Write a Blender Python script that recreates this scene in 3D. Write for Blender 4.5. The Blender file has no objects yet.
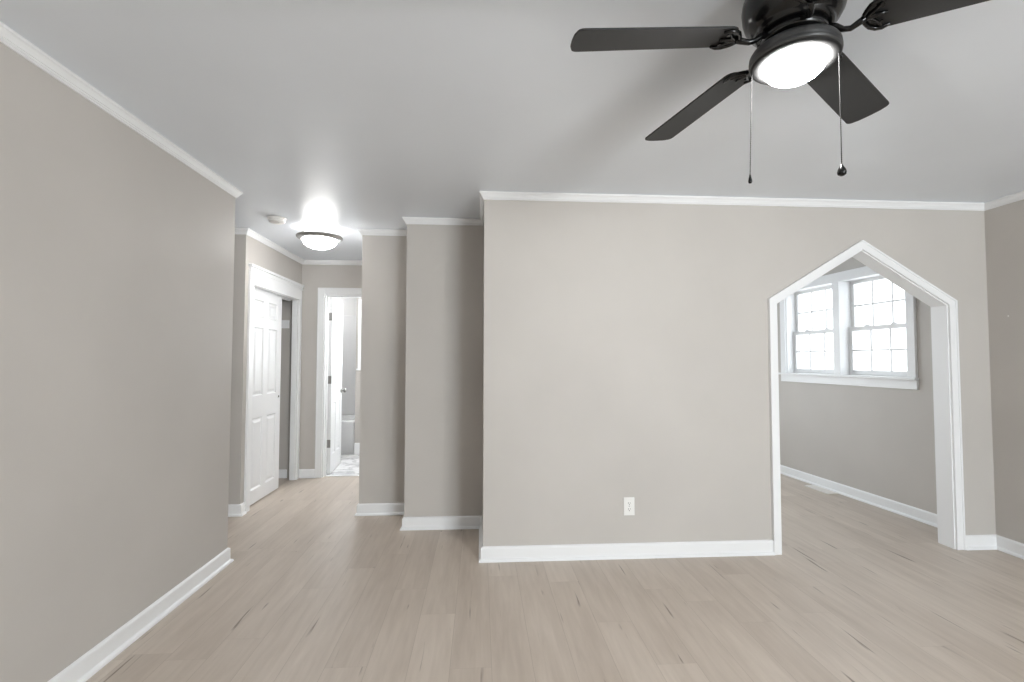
import bpy, bmesh, math, random
from mathutils import Matrix, Vector
random.seed(4)
PI = math.pi
scene = bpy.context.scene
COL = scene.collection

# ------------------------------------------------------------------ camera
F_PX, W_PX = 488.58, 1024.0
cam_data = bpy.data.cameras.new('camera')
cam = bpy.data.objects.new('camera', cam_data)
COL.objects.link(cam)
cam_data.sensor_fit = 'HORIZONTAL'
cam_data.sensor_width = 36.0
cam_data.lens = F_PX / W_PX * 36.0
cam_data.clip_start = 0.02
_r = Vector((0.99788573, -0.06497908, 0.00133649))
_u = Vector((-0.00384433, -0.03848486, 0.99925179))
_f = Vector((0.06487903, 0.99714424, 0.0386533))
CAM_Z = 1.3146
cam.matrix_world = Matrix(((_r.x, _u.x, -_f.x, 0), (_r.y, _u.y, -_f.y, 0), (_r.z, _u.z, -_f.z, CAM_Z), (0, 0, 0, 1)))
scene.camera = cam

# ------------------------------------------------------------------ world, daylight, exposure
SKY = 0.75            # white overcast sky outside the windows
FAN_LAMP = 20.0      # glass of the fan light
FAN_BULB = 9.0
HALL_LAMP = 8.6
BATH_FILL = 12.0  # glass of the added bathroom light
TUB_FILL = 5.0     # glass of the added light over the tub
scene.view_settings.view_transform = 'Standard'
scene.view_settings.look = 'None'
scene.view_settings.gamma = 1.0
scene.view_settings.use_curve_mapping = False
scene.view_settings.exposure = 2.2
world = bpy.data.worlds.new('overcast')
scene.world = world
world.use_nodes = True
_bg = world.node_tree.nodes['Background']
_bg.inputs['Color'].default_value = (0.93, 0.975, 1.02, 1)
_bg.inputs['Strength'].default_value = SKY


def daylight(name, loc, direction, sx, sz, power):
    """soft daylight entering through a window opening of about this size"""
    d = bpy.data.lights.new(name, 'AREA')
    d.shape = 'RECTANGLE'
    d.size, d.size_y = sx, sz
    d.energy = power
    d.color = (0.93, 0.975, 1.02)
    o = bpy.data.objects.new(name, d)
    COL.objects.link(o)
    o.location = loc
    o.rotation_euler = Vector(direction).to_track_quat('-Z', 'Y').to_euler()
    return o


# window openings behind the camera (x0, x1, z0, z1) in the back wall at y = BACK_Y
H = 2.44
XL, XR = -1.6297, 3.617
YM = 3.2502
BACK_Y = -4.5
REAR = [(1.95, 3.45, 0.25, 2.2)]
for x0, x1, z0, z1 in REAR:
    daylight('rear_daylight', ((x0 + x1) / 2, BACK_Y - 0.16, (z0 + z1) / 2), (0, 1, 0), x1 - x0, z1 - z0, 70.0)
NOOK_FILL_WIN = (0.6, 2.6, 0.30, 2.15)           # made-up window in the nook's unseen back wall, lets fill light in
daylight('nook_fill', (1.6, 6.46, 1.225), (0, -1, 0), 2.0, 1.85, 5.2)  # fill light added in the made-up window to brighten the nook
daylight('bath_daylight', (-1.21, 7.14, 1.65), (0, -1, 0), 0.82, 0.9, 8.0)


# ------------------------------------------------------------------ materials
def new_mat(name, color=(0.8, 0.8, 0.8), rough=0.5, metal=0.0, spec=0.5):
    m = bpy.data.materials.new(name)
    m.use_nodes = True
    b = m.node_tree.nodes['Principled BSDF']
    b.inputs['Base Color'].default_value = (*color, 1)
    b.inputs['Roughness'].default_value = rough
    b.inputs['Metallic'].default_value = metal
    b.inputs['Specular IOR Level'].default_value = spec
    return m


def nd(m, t, **kw):
    n = m.node_tree.nodes.new(t)
    for k, v in kw.items():
        setattr(n, k, v)
    return n


def lk(m, a, b):
    m.node_tree.links.new(a, b)


def paint(name, color, rough=0.6, bump=0.04, scale=260.0, var=0.03, spec=0.4):
    """rolled paint: faint colour variation and orange-peel bump"""
    m = new_mat(name, color, rough, 0, spec)
    b = m.node_tree.nodes['Principled BSDF']
    tc = nd(m, 'ShaderNodeTexCoord')
    n1 = nd(m, 'ShaderNodeTexNoise')
    n1.inputs['Scale'].default_value = 1.7
    n1.inputs['Detail'].default_value = 3
    lk(m, tc.outputs['Object'], n1.inputs['Vector'])
    r = nd(m, 'ShaderNodeValToRGB')
    e = r.color_ramp.elements
    e[0].position, e[1].position = 0.3, 0.7
    e[0].color = (*[c * (1 - var) for c in color], 1)
    e[1].color = (*[min(1, c * (1 + var)) for c in color], 1)
    lk(m, n1.outputs['Fac'], r.inputs['Fac'])
    lk(m, r.outputs['Color'], b.inputs['Base Color'])
    n2 = nd(m, 'ShaderNodeTexNoise')
    n2.inputs['Scale'].default_value = scale
    n2.inputs['Detail'].default_value = 2
    lk(m, tc.outputs['Object'], n2.inputs['Vector'])
    bp = nd(m, 'ShaderNodeBump')
    bp.inputs['Strength'].default_value = bump
    bp.inputs['Distance'].default_value = 0.002
    lk(m, n2.outputs['Fac'], bp.inputs['Height'])
    lk(m, bp.outputs['Normal'], b.inputs['Normal'])
    return m


def lamp_glass_mat(name, strength, color):
    """frosted lamp glass: glows, and lets half of the bulb's light straight through"""
    m = bpy.data.materials.new(name)
    m.use_nodes = True
    m.node_tree.nodes.clear()
    out = nd(m, 'ShaderNodeOutputMaterial')
    mix = nd(m, 'ShaderNodeMixShader')
    tr = nd(m, 'ShaderNodeBsdfTransparent')
    em = nd(m, 'ShaderNodeEmission')
    em.inputs['Color'].default_value = (*color, 1)
    em.inputs['Strength'].default_value = strength * 2
    mix.inputs['Fac'].default_value = 0.5
    lk(m, tr.outputs[0], mix.inputs[1])
    lk(m, em.outputs[0], mix.inputs[2])
    lk(m, mix.outputs[0], out.inputs['Surface'])
    return m


def emit_mat(name, strength, color=(1, 1, 1)):
    m = bpy.data.materials.new(name)
    m.use_nodes = True
    b = m.node_tree.nodes['Principled BSDF']
    b.inputs['Base Color'].default_value = (0.9, 0.9, 0.9, 1)
    b.inputs['Roughness'].default_value = 0.3
    b.inputs['Emission Color'].default_value = (*color, 1)
    b.inputs['Emission Strength'].default_value = strength
    return m


def plank_floor():
    m = new_mat('vinyl_plank', (0.5, 0.42, 0.35), 0.42, 0, 0.45)
    b = m.node_tree.nodes['Principled BSDF']
    tc = nd(m, 'ShaderNodeTexCoord')
    def mth(op, a_, b_=None, c_=None):
        n = nd(m, 'ShaderNodeMath', operation=op)
        for k, v in enumerate((a_, b_, c_)):
            if v is None:
                continue
            if isinstance(v, (int, float)):
                n.inputs[k].default_value = v
            else:
                lk(m, v, n.inputs[k])
        return n.outputs[0]
    sep = nd(m, 'ShaderNodeSeparateXYZ')
    lk(m, tc.outputs['Object'], sep.inputs[0])
    X, Y = sep.outputs['X'], sep.outputs['Y']
    u = mth('DIVIDE', mth('ADD', X, 20.06), 0.178)          # rows of planks, each row shifted by its own amount
    row = mth('FLOOR', u)
    wn = nd(m, 'ShaderNodeTexWhiteNoise', noise_dimensions='1D')
    lk(m, row, wn.inputs['W'])
    v_ = mth('ADD', mth('DIVIDE', mth('ADD', Y, 20.0), 1.22), mth('MULTIPLY', wn.outputs['Value'], 7.3))
    pid = mth('FLOOR', v_)
    cv = nd(m, 'ShaderNodeCombineXYZ')
    lk(m, row, cv.inputs['X']); lk(m, pid, cv.inputs['Y'])
    wn2 = nd(m, 'ShaderNodeTexWhiteNoise', noise_dimensions='2D')
    lk(m, cv.outputs[0], wn2.inputs['Vector'])
    tone = wn2.outputs['Value']
    fu = mth('ABSOLUTE', mth('SUBTRACT', mth('FRACT', u), 0.5))
    fv_ = mth('ABSOLUTE', mth('SUBTRACT', mth('FRACT', v_), 0.5))
    seam = mth('MAXIMUM', mth('GREATER_THAN', fu, 0.5 - 0.006), mth('MULTIPLY', mth('GREATER_THAN', fv_, 0.5 - 0.0009), 0.5))
    sxo = X
    sho = mth('MULTIPLY_ADD', tone, 13.0, Y)
    comb = nd(m, 'ShaderNodeCombineXYZ')
    lk(m, sxo, comb.inputs['X'])
    lk(m, sho, comb.inputs['Y'])

    def noise(sx_, sy_, scale, detail, rough=0.55, dist=0.0):
        mm = nd(m, 'ShaderNodeMapping')
        mm.inputs['Scale'].default_value = (sx_, sy_, 1)
        lk(m, comb.outputs[0], mm.inputs['Vector'])
        n = nd(m, 'ShaderNodeTexNoise')
        n.inputs['Scale'].default_value = scale
        n.inputs['Detail'].default_value = detail
        n.inputs['Roughness'].default_value = rough
        n.inputs['Distortion'].default_value = dist
        lk(m, mm.outputs['Vector'], n.inputs['Vector'])
        return n
    grain = noise(9.0, 0.8, 3.0, 6, 0.6, 0.4)
    broad = noise(3.0, 0.6, 1.6, 3)
    crack = noise(22.0, 1.15, 1.5, 2.0, 0.5, 0.35)
    knot = noise(3.2, 1.5, 2.6, 1.0, 0.4)
    ramp = nd(m, 'ShaderNodeValToRGB')
    e = ramp.color_ramp.elements
    e[0].position, e[0].color = 0.28, (0.475, 0.402, 0.336, 1)
    e[1].position, e[1].color = 0.72, (0.68, 0.60, 0.52, 1)
    mixf = nd(m, 'ShaderNodeMath', operation='MULTIPLY_ADD')
    mixf.inputs[1].default_value = 0.45
    lk(m, grain.outputs['Fac'], mixf.inputs[0])
    br2 = nd(m, 'ShaderNodeMath', operation='MULTIPLY'); br2.inputs[1].default_value = 0.45
    lk(m, broad.outputs['Fac'], br2.inputs[0])
    lk(m, br2.outputs[0], mixf.inputs[2])
    pl = nd(m, 'ShaderNodeMath', operation='MULTIPLY_ADD'); pl.inputs[1].default_value = 0.08
    lk(m, tone, pl.inputs[0])
    lk(m, mixf.outputs[0], pl.inputs[2])
    lk(m, pl.outputs[0], ramp.inputs['Fac'])
    # dark mineral streaks: thin, long, sparse
    cr = nd(m, 'ShaderNodeValToRGB')
    ce = cr.color_ramp.elements
    ce[0].position, ce[0].color = 0.655, (0, 0, 0, 1)
    ce[1].position, ce[1].color = 0.71, (1, 1, 1, 1)
    lk(m, crack.outputs['Fac'], cr.inputs['Fac'])
    kr = nd(m, 'ShaderNodeValToRGB')
    ke = kr.color_ramp.elements
    ke[0].position, ke[0].color = 0.47, (0, 0, 0, 1)
    ke[1].position, ke[1].color = 0.58, (1, 1, 1, 1)
    lk(m, knot.outputs['Fac'], kr.inputs['Fac'])
    ck = nd(m, 'ShaderNodeMath', operation='MULTIPLY')
    lk(m, cr.outputs['Color'], ck.inputs[0]); lk(m, kr.outputs['Color'], ck.inputs[1])
    ck2 = nd(m, 'ShaderNodeMath', operation='MULTIPLY'); ck2.inputs[1].default_value = 0.75
    lk(m, ck.outputs[0], ck2.inputs[0])
    mx = nd(m, 'ShaderNodeMixRGB')
    mx.inputs['Color2'].default_value = (0.17, 0.13, 0.10, 1)
    lk(m, ck2.outputs[0], mx.inputs['Fac'])
    lk(m, ramp.outputs['Color'], mx.inputs['Color1'])
    # plank seams
    mx2 = nd(m, 'ShaderNodeMixRGB')
    mx2.inputs['Color2'].default_value = (0.27, 0.215, 0.17, 1)
    sm = nd(m, 'ShaderNodeMath', operation='MULTIPLY'); sm.inputs[1].default_value = 0.42
    lk(m, seam, sm.inputs[0])
    lk(m, sm.outputs[0], mx2.inputs['Fac'])
    lk(m, mx.outputs['Color'], mx2.inputs['Color1'])
    lk(m, mx2.outputs['Color'], b.inputs['Base Color'])
    bp = nd(m, 'ShaderNodeBump')
    bp.inputs['Strength'].default_value = 0.12
    bp.inputs['Distance'].default_value = 0.002
    lk(m, grain.outputs['Fac'], bp.inputs['Height'])
    lk(m, bp.outputs['Normal'], b.inputs['Normal'])
    return m


def marble_tile():
    m = new_mat('marble_tile', (0.85, 0.85, 0.85), 0.2)
    b = m.node_tree.nodes['Principled BSDF']
    tc = nd(m, 'ShaderNodeTexCoord')
    n = nd(m, 'ShaderNodeTexNoise')
    n.inputs['Scale'].default_value = 3.2
    n.inputs['Detail'].default_value = 6
    n.inputs['Distortion'].default_value = 1.4
    lk(m, tc.outputs['Object'], n.inputs['Vector'])
    r = nd(m, 'ShaderNodeValToRGB')
    e = r.color_ramp.elements
    e[0].position, e[0].color = 0.44, (0.86, 0.86, 0.86, 1)
    e[1].position, e[1].color = 0.56, (0.86, 0.86, 0.86, 1)
    mid = r.color_ramp.elements.new(0.50)
    mid.color = (0.50, 0.50, 0.51, 1)
    lk(m, n.outputs['Fac'], r.inputs['Fac'])
    br = nd(m, 'ShaderNodeTexBrick')
    br.offset = 0.0
    br.inputs['Scale'].default_value = 1
    br.inputs['Brick Width'].default_value = 0.6
    br.inputs['Row Height'].default_value = 0.3
    br.inputs['Mortar Size'].default_value = 0.002
    lk(m, tc.outputs['Object'], br.inputs['Vector'])
    mx = nd(m, 'ShaderNodeMixRGB')
    mx.inputs['Color2'].default_value = (0.6, 0.6, 0.6, 1)
    lk(m, br.outputs['Fac'], mx.inputs['Fac'])
    lk(m, r.outputs['Color'], mx.inputs['Color1'])
    lk(m, mx.outputs['Color'], b.inputs['Base Color'])
    return m


def glass_mat():
    m = bpy.data.materials.new('window_glass')
    m.use_nodes = True
    nt = m.node_tree
    nt.nodes.clear()
    out = nd(m, 'ShaderNodeOutputMaterial')
    mix = nd(m, 'ShaderNodeMixShader')
    tr = nd(m, 'ShaderNodeBsdfTransparent')
    gl = nd(m, 'ShaderNodeBsdfGlossy')
    gl.inputs['Roughness'].default_value = 0.02
    tr.inputs['Color'].default_value = (0.96, 0.97, 0.97, 1)
    mix.inputs['Fac'].default_value = 0.06
    lk(m, tr.outputs[0], mix.inputs[1])
    lk(m, gl.outputs[0], mix.inputs[2])
    lk(m, mix.outputs[0], out.inputs['Surface'])
    return m


M_WALL = paint('greige_wall_paint', (0.565, 0.535, 0.50), 0.55)
M_CEIL = paint('satin_ceiling_paint', (0.82, 0.86, 0.91), 0.38, 0.03, 180, 0.015, 0.4)
M_BATH = paint('pale_bathroom_paint', (0.80, 0.795, 0.785), 0.5)
M_TRIM = paint('white_trim_paint', (0.89, 0.895, 0.90), 0.38, 0.015, 120, 0.01, 0.5)
M_DOOR = paint('white_door_paint', (0.85, 0.855, 0.86), 0.42, 0.02, 140, 0.01, 0.5)
M_FLOOR = plank_floor()
M_MARBLE = marble_tile()
M_BLACK = new_mat('black_enamel', (0.006, 0.006, 0.006), 0.2, 0.0, 0.45)
M_BLADE = paint('charcoal_blade', (0.022, 0.022, 0.022), 0.55, 0.02, 90, 0.06, 0.4)
M_RIM = new_mat('dark_metal_rim', (0.06, 0.06, 0.06), 0.42, 0.35, 0.5)
M_BEVEL = new_mat('grey_inner_ring', (0.022, 0.022, 0.022), 0.6, 0.0, 0.15)
M_FANGLASS = lamp_glass_mat('lit_fan_glass', FAN_LAMP, (1.0, 0.985, 0.965))
M_BATHFILL = emit_mat('bath_fill_glass', BATH_FILL, (1.0, 0.99, 0.98))
M_TUBFILL = emit_mat('alcove_fill_glass', TUB_FILL, (1.0, 0.99, 0.98))
M_COLLAR = emit_mat('added_collar_glow', HALL_LAMP * 0.18, (1.0, 0.985, 0.965))
M_HALLGLASS = emit_mat('lit_hall_glass', HALL_LAMP, (1.0, 0.985, 0.965))
M_NICKEL = new_mat('brushed_nickel', (0.36, 0.355, 0.345), 0.42, 0.8)
M_HINGE = new_mat('satin_hinge', (0.30, 0.295, 0.28), 0.45, 0.7)
M_CHAIN = new_mat('chain_metal', (0.012, 0.012, 0.012), 0.7, 0.0, 0.2)
M_PLASTIC = new_mat('white_plastic', (0.87, 0.86, 0.83), 0.4)
M_SLOT = new_mat('dark_slot', (0.05, 0.05, 0.05), 0.7)
M_TUB = new_mat('white_acrylic', (0.86, 0.86, 0.86), 0.15)
M_VENT = paint('almond_vent_paint', (0.86, 0.83, 0.78), 0.45, 0.01, 120, 0.01)
M_VINYL = new_mat('white_vinyl', (0.82, 0.82, 0.82), 0.35)
M_GLASS = glass_mat()


# ------------------------------------------------------------------ mesh helpers
def bm_new():
    return bmesh.new()


def add_box(bm, x0, x1, y0, y1, z0, z1, bev=0.0, mtx=None, seg=2):
    t = bmesh.new()
    bmesh.ops.create_cube(t, size=1.0)
    for v in t.verts:
        v.co = Vector(((x0 + x1) / 2 + v.co.x * (x1 - x0), (y0 + y1) / 2 + v.co.y * (y1 - y0), (z0 + z1) / 2 + v.co.z * (z1 - z0)))
    if bev > 0:
        bmesh.ops.bevel(t, geom=list(t.edges), offset=bev, segments=seg, profile=0.5, affect='EDGES')
    merge(bm, t, mtx)


def merge(bm, t, mtx=None):
    if mtx is not None:
        bmesh.ops.transform(t, matrix=mtx, verts=list(t.verts))
    mp = {v: bm.verts.new(v.co) for v in t.verts}
    for f in t.faces:
        try:
            nf = bm.faces.new([mp[v] for v in f.verts])
            nf.smooth = f.smooth
        except ValueError:
            pass
    t.free()


def add_prism(bm, pts, a, b, axis='z', mtx=None, bev=0.0):
    """extrude a polygon of 2-D points between a and b along an axis"""
    t = bmesh.new()

    def P(p, k):
        return Vector((p[0], p[1], k)) if axis == 'z' else Vector((p[0], k, p[1])) if axis == 'y' else Vector((k, p[0], p[1]))
    lo = [t.verts.new(P(p, a)) for p in pts]
    hi = [t.verts.new(P(p, b)) for p in pts]
    t.faces.new(lo)
    t.faces.new(hi)
    n = len(pts)
    for i in range(n):
        t.faces.new((lo[i], lo[(i + 1) % n], hi[(i + 1) % n], hi[i]))
    bmesh.ops.recalc_face_normals(t, faces=list(t.faces))
    if bev > 0:
        bmesh.ops.bevel(t, geom=list(t.edges), offset=bev, segments=2, profile=0.5, affect='EDGES')
    merge(bm, t, mtx)


def add_lathe(bm, prof, seg=48, mtx=None, smooth=True):
    """prof: (radius, z) from one end to the other"""
    t = bmesh.new()
    rings = []
    for r, z in prof:
        if r < 1e-6:
            rings.append([t.verts.new((0, 0, z))])
        else:
            rings.append([t.verts.new((r * math.cos(2 * PI * k / seg), r * math.sin(2 * PI * k / seg), z)) for k in range(seg)])
    for a, b in zip(rings, rings[1:]):
        for k in range(seg):
            k2 = (k + 1) % seg
            if len(a) == 1 and len(b) > 1:
                f = t.faces.new((a[0], b[k], b[k2]))
            elif len(b) == 1 and len(a) > 1:
                f = t.faces.new((a[k], b[0], a[k2]))
            elif len(a) > 1:
                f = t.faces.new((a[k], b[k], b[k2], a[k2]))
            else:
                continue
            f.smooth = smooth
    bmesh.ops.recalc_face_normals(t, faces=list(t.faces))
    merge(bm, t, mtx)


def add_tube(bm, pts, r, seg=8, mtx=None):
    """round tube through points; r is one radius or one per point"""
    t = bmesh.new()
    pts = [Vector(p) for p in pts]
    rs = r if isinstance(r, (list, tuple)) else [r] * len(pts)
    rings = []
    up = Vector((0, 0, 1))
    for i, p in enumerate(pts):
        d = (pts[min(i + 1, len(pts) - 1)] - pts[max(i - 1, 0)]).normalized()
        a = d.cross(up)
        if a.length < 1e-3:
            a = d.cross(Vector((1, 0, 0)))
        a.normalize()
        b = d.cross(a).normalized()
        rings.append([t.verts.new(p + (a * math.cos(2 * PI * k / seg) + b * math.sin(2 * PI * k / seg)) * rs[i]) for k in range(seg)])
    for a, b in zip(rings, rings[1:]):
        for k in range(seg):
            f = t.faces.new((a[k], a[(k + 1) % seg], b[(k + 1) % seg], b[k]))
            f.smooth = True
    t.faces.new(rings[0])
    t.faces.new(rings[-1])
    bmesh.ops.recalc_face_normals(t, faces=list(t.faces))
    merge(bm, t, mtx)


def obj(name, bm, mat, parent=None, loc=None, rot=None):
    bmesh.ops.recalc_face_normals(bm, faces=list(bm.faces))
    me = bpy.data.meshes.new(name)
    bm.to_mesh(me)
    bm.free()
    me.materials.append(mat)
    o = bpy.data.objects.new(name, me)
    COL.objects.link(o)
    if parent is not None:
        o.parent = parent
    if loc is not None:
        o.location = loc
    if rot is not None:
        o.rotation_euler = rot
    return o


def tag(o, label, cat, kind=None, group=None):
    o['label'] = label
    o['category'] = cat
    if kind:
        o['kind'] = kind
    if group:
        o['group'] = group
    return o


def empty(name, loc, label, cat, rotz=0.0, kind=None, group=None):
    o = bpy.data.objects.new(name, None)
    o.empty_display_size = 0.1
    COL.objects.link(o)
    o.location = loc
    o.rotation_euler = (0, 0, rotz)
    return tag(o, label, cat, kind, group)


def struct(name, bm, mat, label, cat, **kw):
    return tag(obj(name, bm, mat, **kw), label, cat, 'structure')


def wall_box(name, x0, x1, y0, y1, label, z0=0.0, z1=H):
    bm = bm_new()
    add_box(bm, x0, x1, y0, y1, z0, z1)
    return struct(name, bm, M_WALL, label, 'wall')


def sweep_seg(bm, pts, i, prof, trim0=None, trim1=None, closed=True):
    """one mitred run of a moulding along segment i of the path pts (room on the right of travel).
    prof: (offset from wall, z).  trim0 / trim1: distance from either end where the run is cut square."""
    n = len(pts)

    def seg_dir(k):
        a, b = Vector(pts[k % n]), Vector(pts[(k + 1) % n])
        return (b - a).normalized(), a, b
    d, a, b = seg_dir(i)
    nr = Vector((d.y, -d.x))
    dp = seg_dir(i - 1)[0]
    dn = seg_dir(i + 1)[0]

    def miter(d1, d2):
        n1, n2 = Vector((d1.y, -d1.x)), Vector((d2.y, -d2.x))
        m = (n1 + n2)
        m = m / m.length
        return m / max(0.2, m.dot(n1))
    m0 = miter(dp, d) if trim0 is None else nr
    m1 = miter(d, dn) if trim1 is None else nr
    A = a if trim0 is None else a + d * trim0
    B = b if trim1 is None else a + d * trim1
    t = bmesh.new()
    lo = [t.verts.new((*(A + m0 * o), z)) for o, z in prof]
    hi = [t.verts.new((*(B + m1 * o), z)) for o, z in prof]
    k = len(prof)
    t.faces.new(lo)
    t.faces.new(hi)
    for j in range(k):
        t.faces.new((lo[j], lo[(j + 1) % k], hi[(j + 1) % k], hi[j]))
    bmesh.ops.recalc_face_normals(t, faces=list(t.faces))
    merge(bm, t)


CROWN = [(0.0, H - 0.050), (0.007, H - 0.050), (0.009, H - 0.047), (0.007, H - 0.043), (0.010, H - 0.043), (0.013, H - 0.039), (0.0115, H - 0.035),
         (0.015, H - 0.034), (0.019, H - 0.026), (0.025, H - 0.017), (0.030, H - 0.013), (0.032, H - 0.013), (0.032, H - 0.001), (0.0, H - 0.001)]
BASE = [(0.0, 0.001), (0.029, 0.001), (0.029, 0.006), (0.025, 0.014), (0.015, 0.020), (0.014, 0.022), (0.014, 0.083), (0.011, 0.090), (0.004, 0.096), (0.0, 0.096)]

# ------------------------------------------------------------------ room shell
XH, YH, YE = -2.0146, 4.3095, 5.6324        # hall left wall, its front end, hall end wall
X1, Y1 = -1.0212, 4.2655                    # far recess step
X2, Y2 = -0.5836, 3.8876                    # near recess step
XM = 0.0240                                 # left edge of the main wall
YL = 3.328                                  # end of the left wall

bm = bm_new()
add_prism(bm, [(-3.4, -4.7), (3.9, -4.7), (3.9, 6.45), (-0.60, 6.45), (-0.60, 5.70), (-3.4, 5.70)], -0.08, 0.0)
struct('floor', bm, M_FLOOR, 'pale oak vinyl plank floor running through the room and hall', 'floor')
bm = bm_new()
add_box(bm, -3.4, -0.60, 5.70, 7.9, -0.08, 0.0)
struct('floor_bath', bm, M_MARBLE, 'white marble tile floor of the bathroom beyond the hall', 'floor')
bm = bm_new()
add_box(bm, -3.4, 3.9, -4.7, 7.9, H, H + 0.1)
struct('ceiling', bm, M_CEIL, 'light grey satin painted ceiling', 'ceiling')

wall_box('wall_left', XL - 0.12, XL, BACK_Y, YL, 'long greige side wall ending at the hall')
wall_box('wall_passage', -3.2, XL - 0.12, YL - 0.12, YL, 'greige wall of the side passage behind the left wall')
wall_box('wall_passage_end', -3.32, -3.2, YL - 0.12, 5.6324, 'greige end wall of the side passage')
wall_box('wall_hall_front', -3.2, XH, YH, YH + 0.12, 'narrow greige wall face before the closet in the hall')
bm = bm_new()                                # hall left wall with the closet opening
CO0, CO1, COZ = 4.440, 5.535, 1.975
add_box(bm, XH - 0.056, XH, CO1, YE, 0, H)
add_box(bm, XH - 0.12, XH, YH + 0.12, CO1, COZ, H)
struct('wall_hall_left', bm, M_WALL, 'greige hall wall above and around the closet opening', 'wall')
wall_box('wall_closet_back', -2.82, -2.70, YH + 0.12, YE, 'greige back wall inside the closet')
bm = bm_new()                                # hall end wall with the bathroom doorway
DX0, DX1, DZ = -1.758, -1.09, 2.055
add_box(bm, -3.32, DX0, YE, YE + 0.12, 0, H)
add_box(bm, DX1, -0.66, YE, YE + 0.12, 0, H)
add_box(bm, DX0, DX1, YE, YE + 0.12, DZ, H)
struct('wall_hall_end', bm, M_WALL, 'greige end wall of the hall around the bathroom doorway', 'wall')
wall_box('wall_hall_right', X1, X1 + 0.12, Y1 + 0.12, YE, 'greige right wall of the hall')
wall_box('wall_recess_far', X1, X2 + 0.12, Y1, Y1 + 0.12, 'second greige step of wall beside the hall')
wall_box('wall_recess_side', X2, X2 + 0.12, Y2 + 0.12, Y1, 'short greige return between the two wall steps')
wall_box('wall_recess_near', X2, XM + 0.12, Y2, Y2 + 0.12, 'first greige step of wall beside the main wall')
wall_box('wall_main_side', XM, XM + 0.12, YM + 0.112, Y2, 'greige return at the edge of the main wall')

# main wall with the pointed archway
AX0, AX1, AS, APX, APZ = 2.050, 3.300, 1.705, 2.676, 2.084       # clear opening
bm = bm_new()
T = 0.012                                                        # jamb lining thickness
ax0, ax1, asz, apz = AX0 - T, AX1 + T, AS + T * 0.5, APZ + T
add_prism(bm, [(XM, 0), (ax0, 0), (ax0, asz), (APX, apz), (APX, H), (XM, H)], YM, YM + 0.112, 'y')
add_prism(bm, [(APX, H), (APX, apz), (ax1, asz), (ax1, 0), (3.66, 0), (3.66, H)], YM, YM + 0.112, 'y')
struct('wall_main', bm, M_WALL, 'wide greige wall facing the room with a pointed archway cut in it', 'wall')
bm = bm_new()
add_box(bm, XR, XR + 0.12, BACK_Y, YM, 0, H)
struct('wall_right', bm, M_WALL, 'greige wall at the right edge of the room', 'wall')
bm = bm_new()                                # back wall behind the camera with its window opening
x0, x1, z0, z1 = REAR[0]
add_box(bm, XL - 0.12, x0, BACK_Y - 0.12, BACK_Y, 0, H)
add_box(bm, x1, XR + 0.12, BACK_Y - 0.12, BACK_Y, 0, H)
add_box(bm, x0, x1, BACK_Y - 0.12, BACK_Y, 0, z0)
add_box(bm, x0, x1, BACK_Y - 0.12, BACK_Y, z1, H)
struct('wall_back', bm, M_WALL, 'greige wall behind the camera with a wide window', 'wall')

# nook beyond the arch
NY = 6.30
WANG = math.atan(0.0612)
WO = Vector((3.62 + 0.0612 * (3.71 - 3.37), 3.37, 0))            # window wall: local y runs along the wall, +x outwards


def wl(y):                                   # world y on the window wall -> local y
    return (y - 3.37) / math.cos(WANG)


O0, O1, OZ0, OZ1 = 3.895, 5.405, 1.150, 2.115
bm = bm_new()
WT = 0.17
add_box(bm, 0, WT, -0.0075, wl(O0), 0, H)
add_box(bm, 0, WT, wl(O1), wl(NY), 0, H)
add_box(bm, 0, WT, wl(O0), wl(O1), 0, OZ0)
add_box(bm, 0, WT, wl(O0), wl(O1), OZ1, H)
struct('wall_window', bm, M_WALL, 'greige window wall of the nook beyond the archway', 'wall', loc=WO, rot=(0, 0, WANG))
wall_box('wall_nook_left', XM, XM + 0.12, Y2 + 0.12, NY, 'greige left wall of the nook beyond the archway')
bm = bm_new()
nx0, nx1, nz0, nz1 = NOOK_FILL_WIN
add_box(bm, XM, nx0, NY, NY + 0.12, 0, H)
add_box(bm, nx1, 3.63, NY, NY + 0.12, 0, H)
add_box(bm, nx0, nx1, NY, NY + 0.12, 0, nz0)
add_box(bm, nx0, nx1, NY, NY + 0.12, nz1, H)
struct('wall_nook_back', bm, M_WALL, 'greige back wall of the nook beyond the archway', 'wall')

# bathroom
wall_box('wall_bath_back', -1.735, -1.640, 6.96, 7.08, 'pale wall beside the bathtub in the bathroom')

bm = bm_new()
add_box(bm, -1.640, -0.78, 6.96, 7.08, 0, 1.19)
add_box(bm, -1.640, -0.78, 6.96, 7.08, 2.10, H)
struct('wall_bath_window', bm, M_WALL, 'pale wall above and below the bathroom window', 'wall')
wall_box('wall_bath_right', -0.78, -0.66, YE + 0.12, 7.08, 'pale right wall of the bathroom')
wall_box('wall_bath_left', -3.32, -3.20, YE + 0.12, 7.87, 'pale left wall of the bathroom')
wall_box('wall_tub_end', -1.735, -1.615, 7.08, 7.75, 'pale end wall of the bathtub alcove')
wall_box('wall_tub_back', -3.20, -1.615, 7.75, 7.87, 'pale back wall of the bathtub alcove')

for _n in ('wall_bath_right', 'wall_bath_left', 'wall_tub_end', 'wall_tub_back'):
    bpy.data.objects[_n].data.materials[0] = M_BATH

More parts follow.
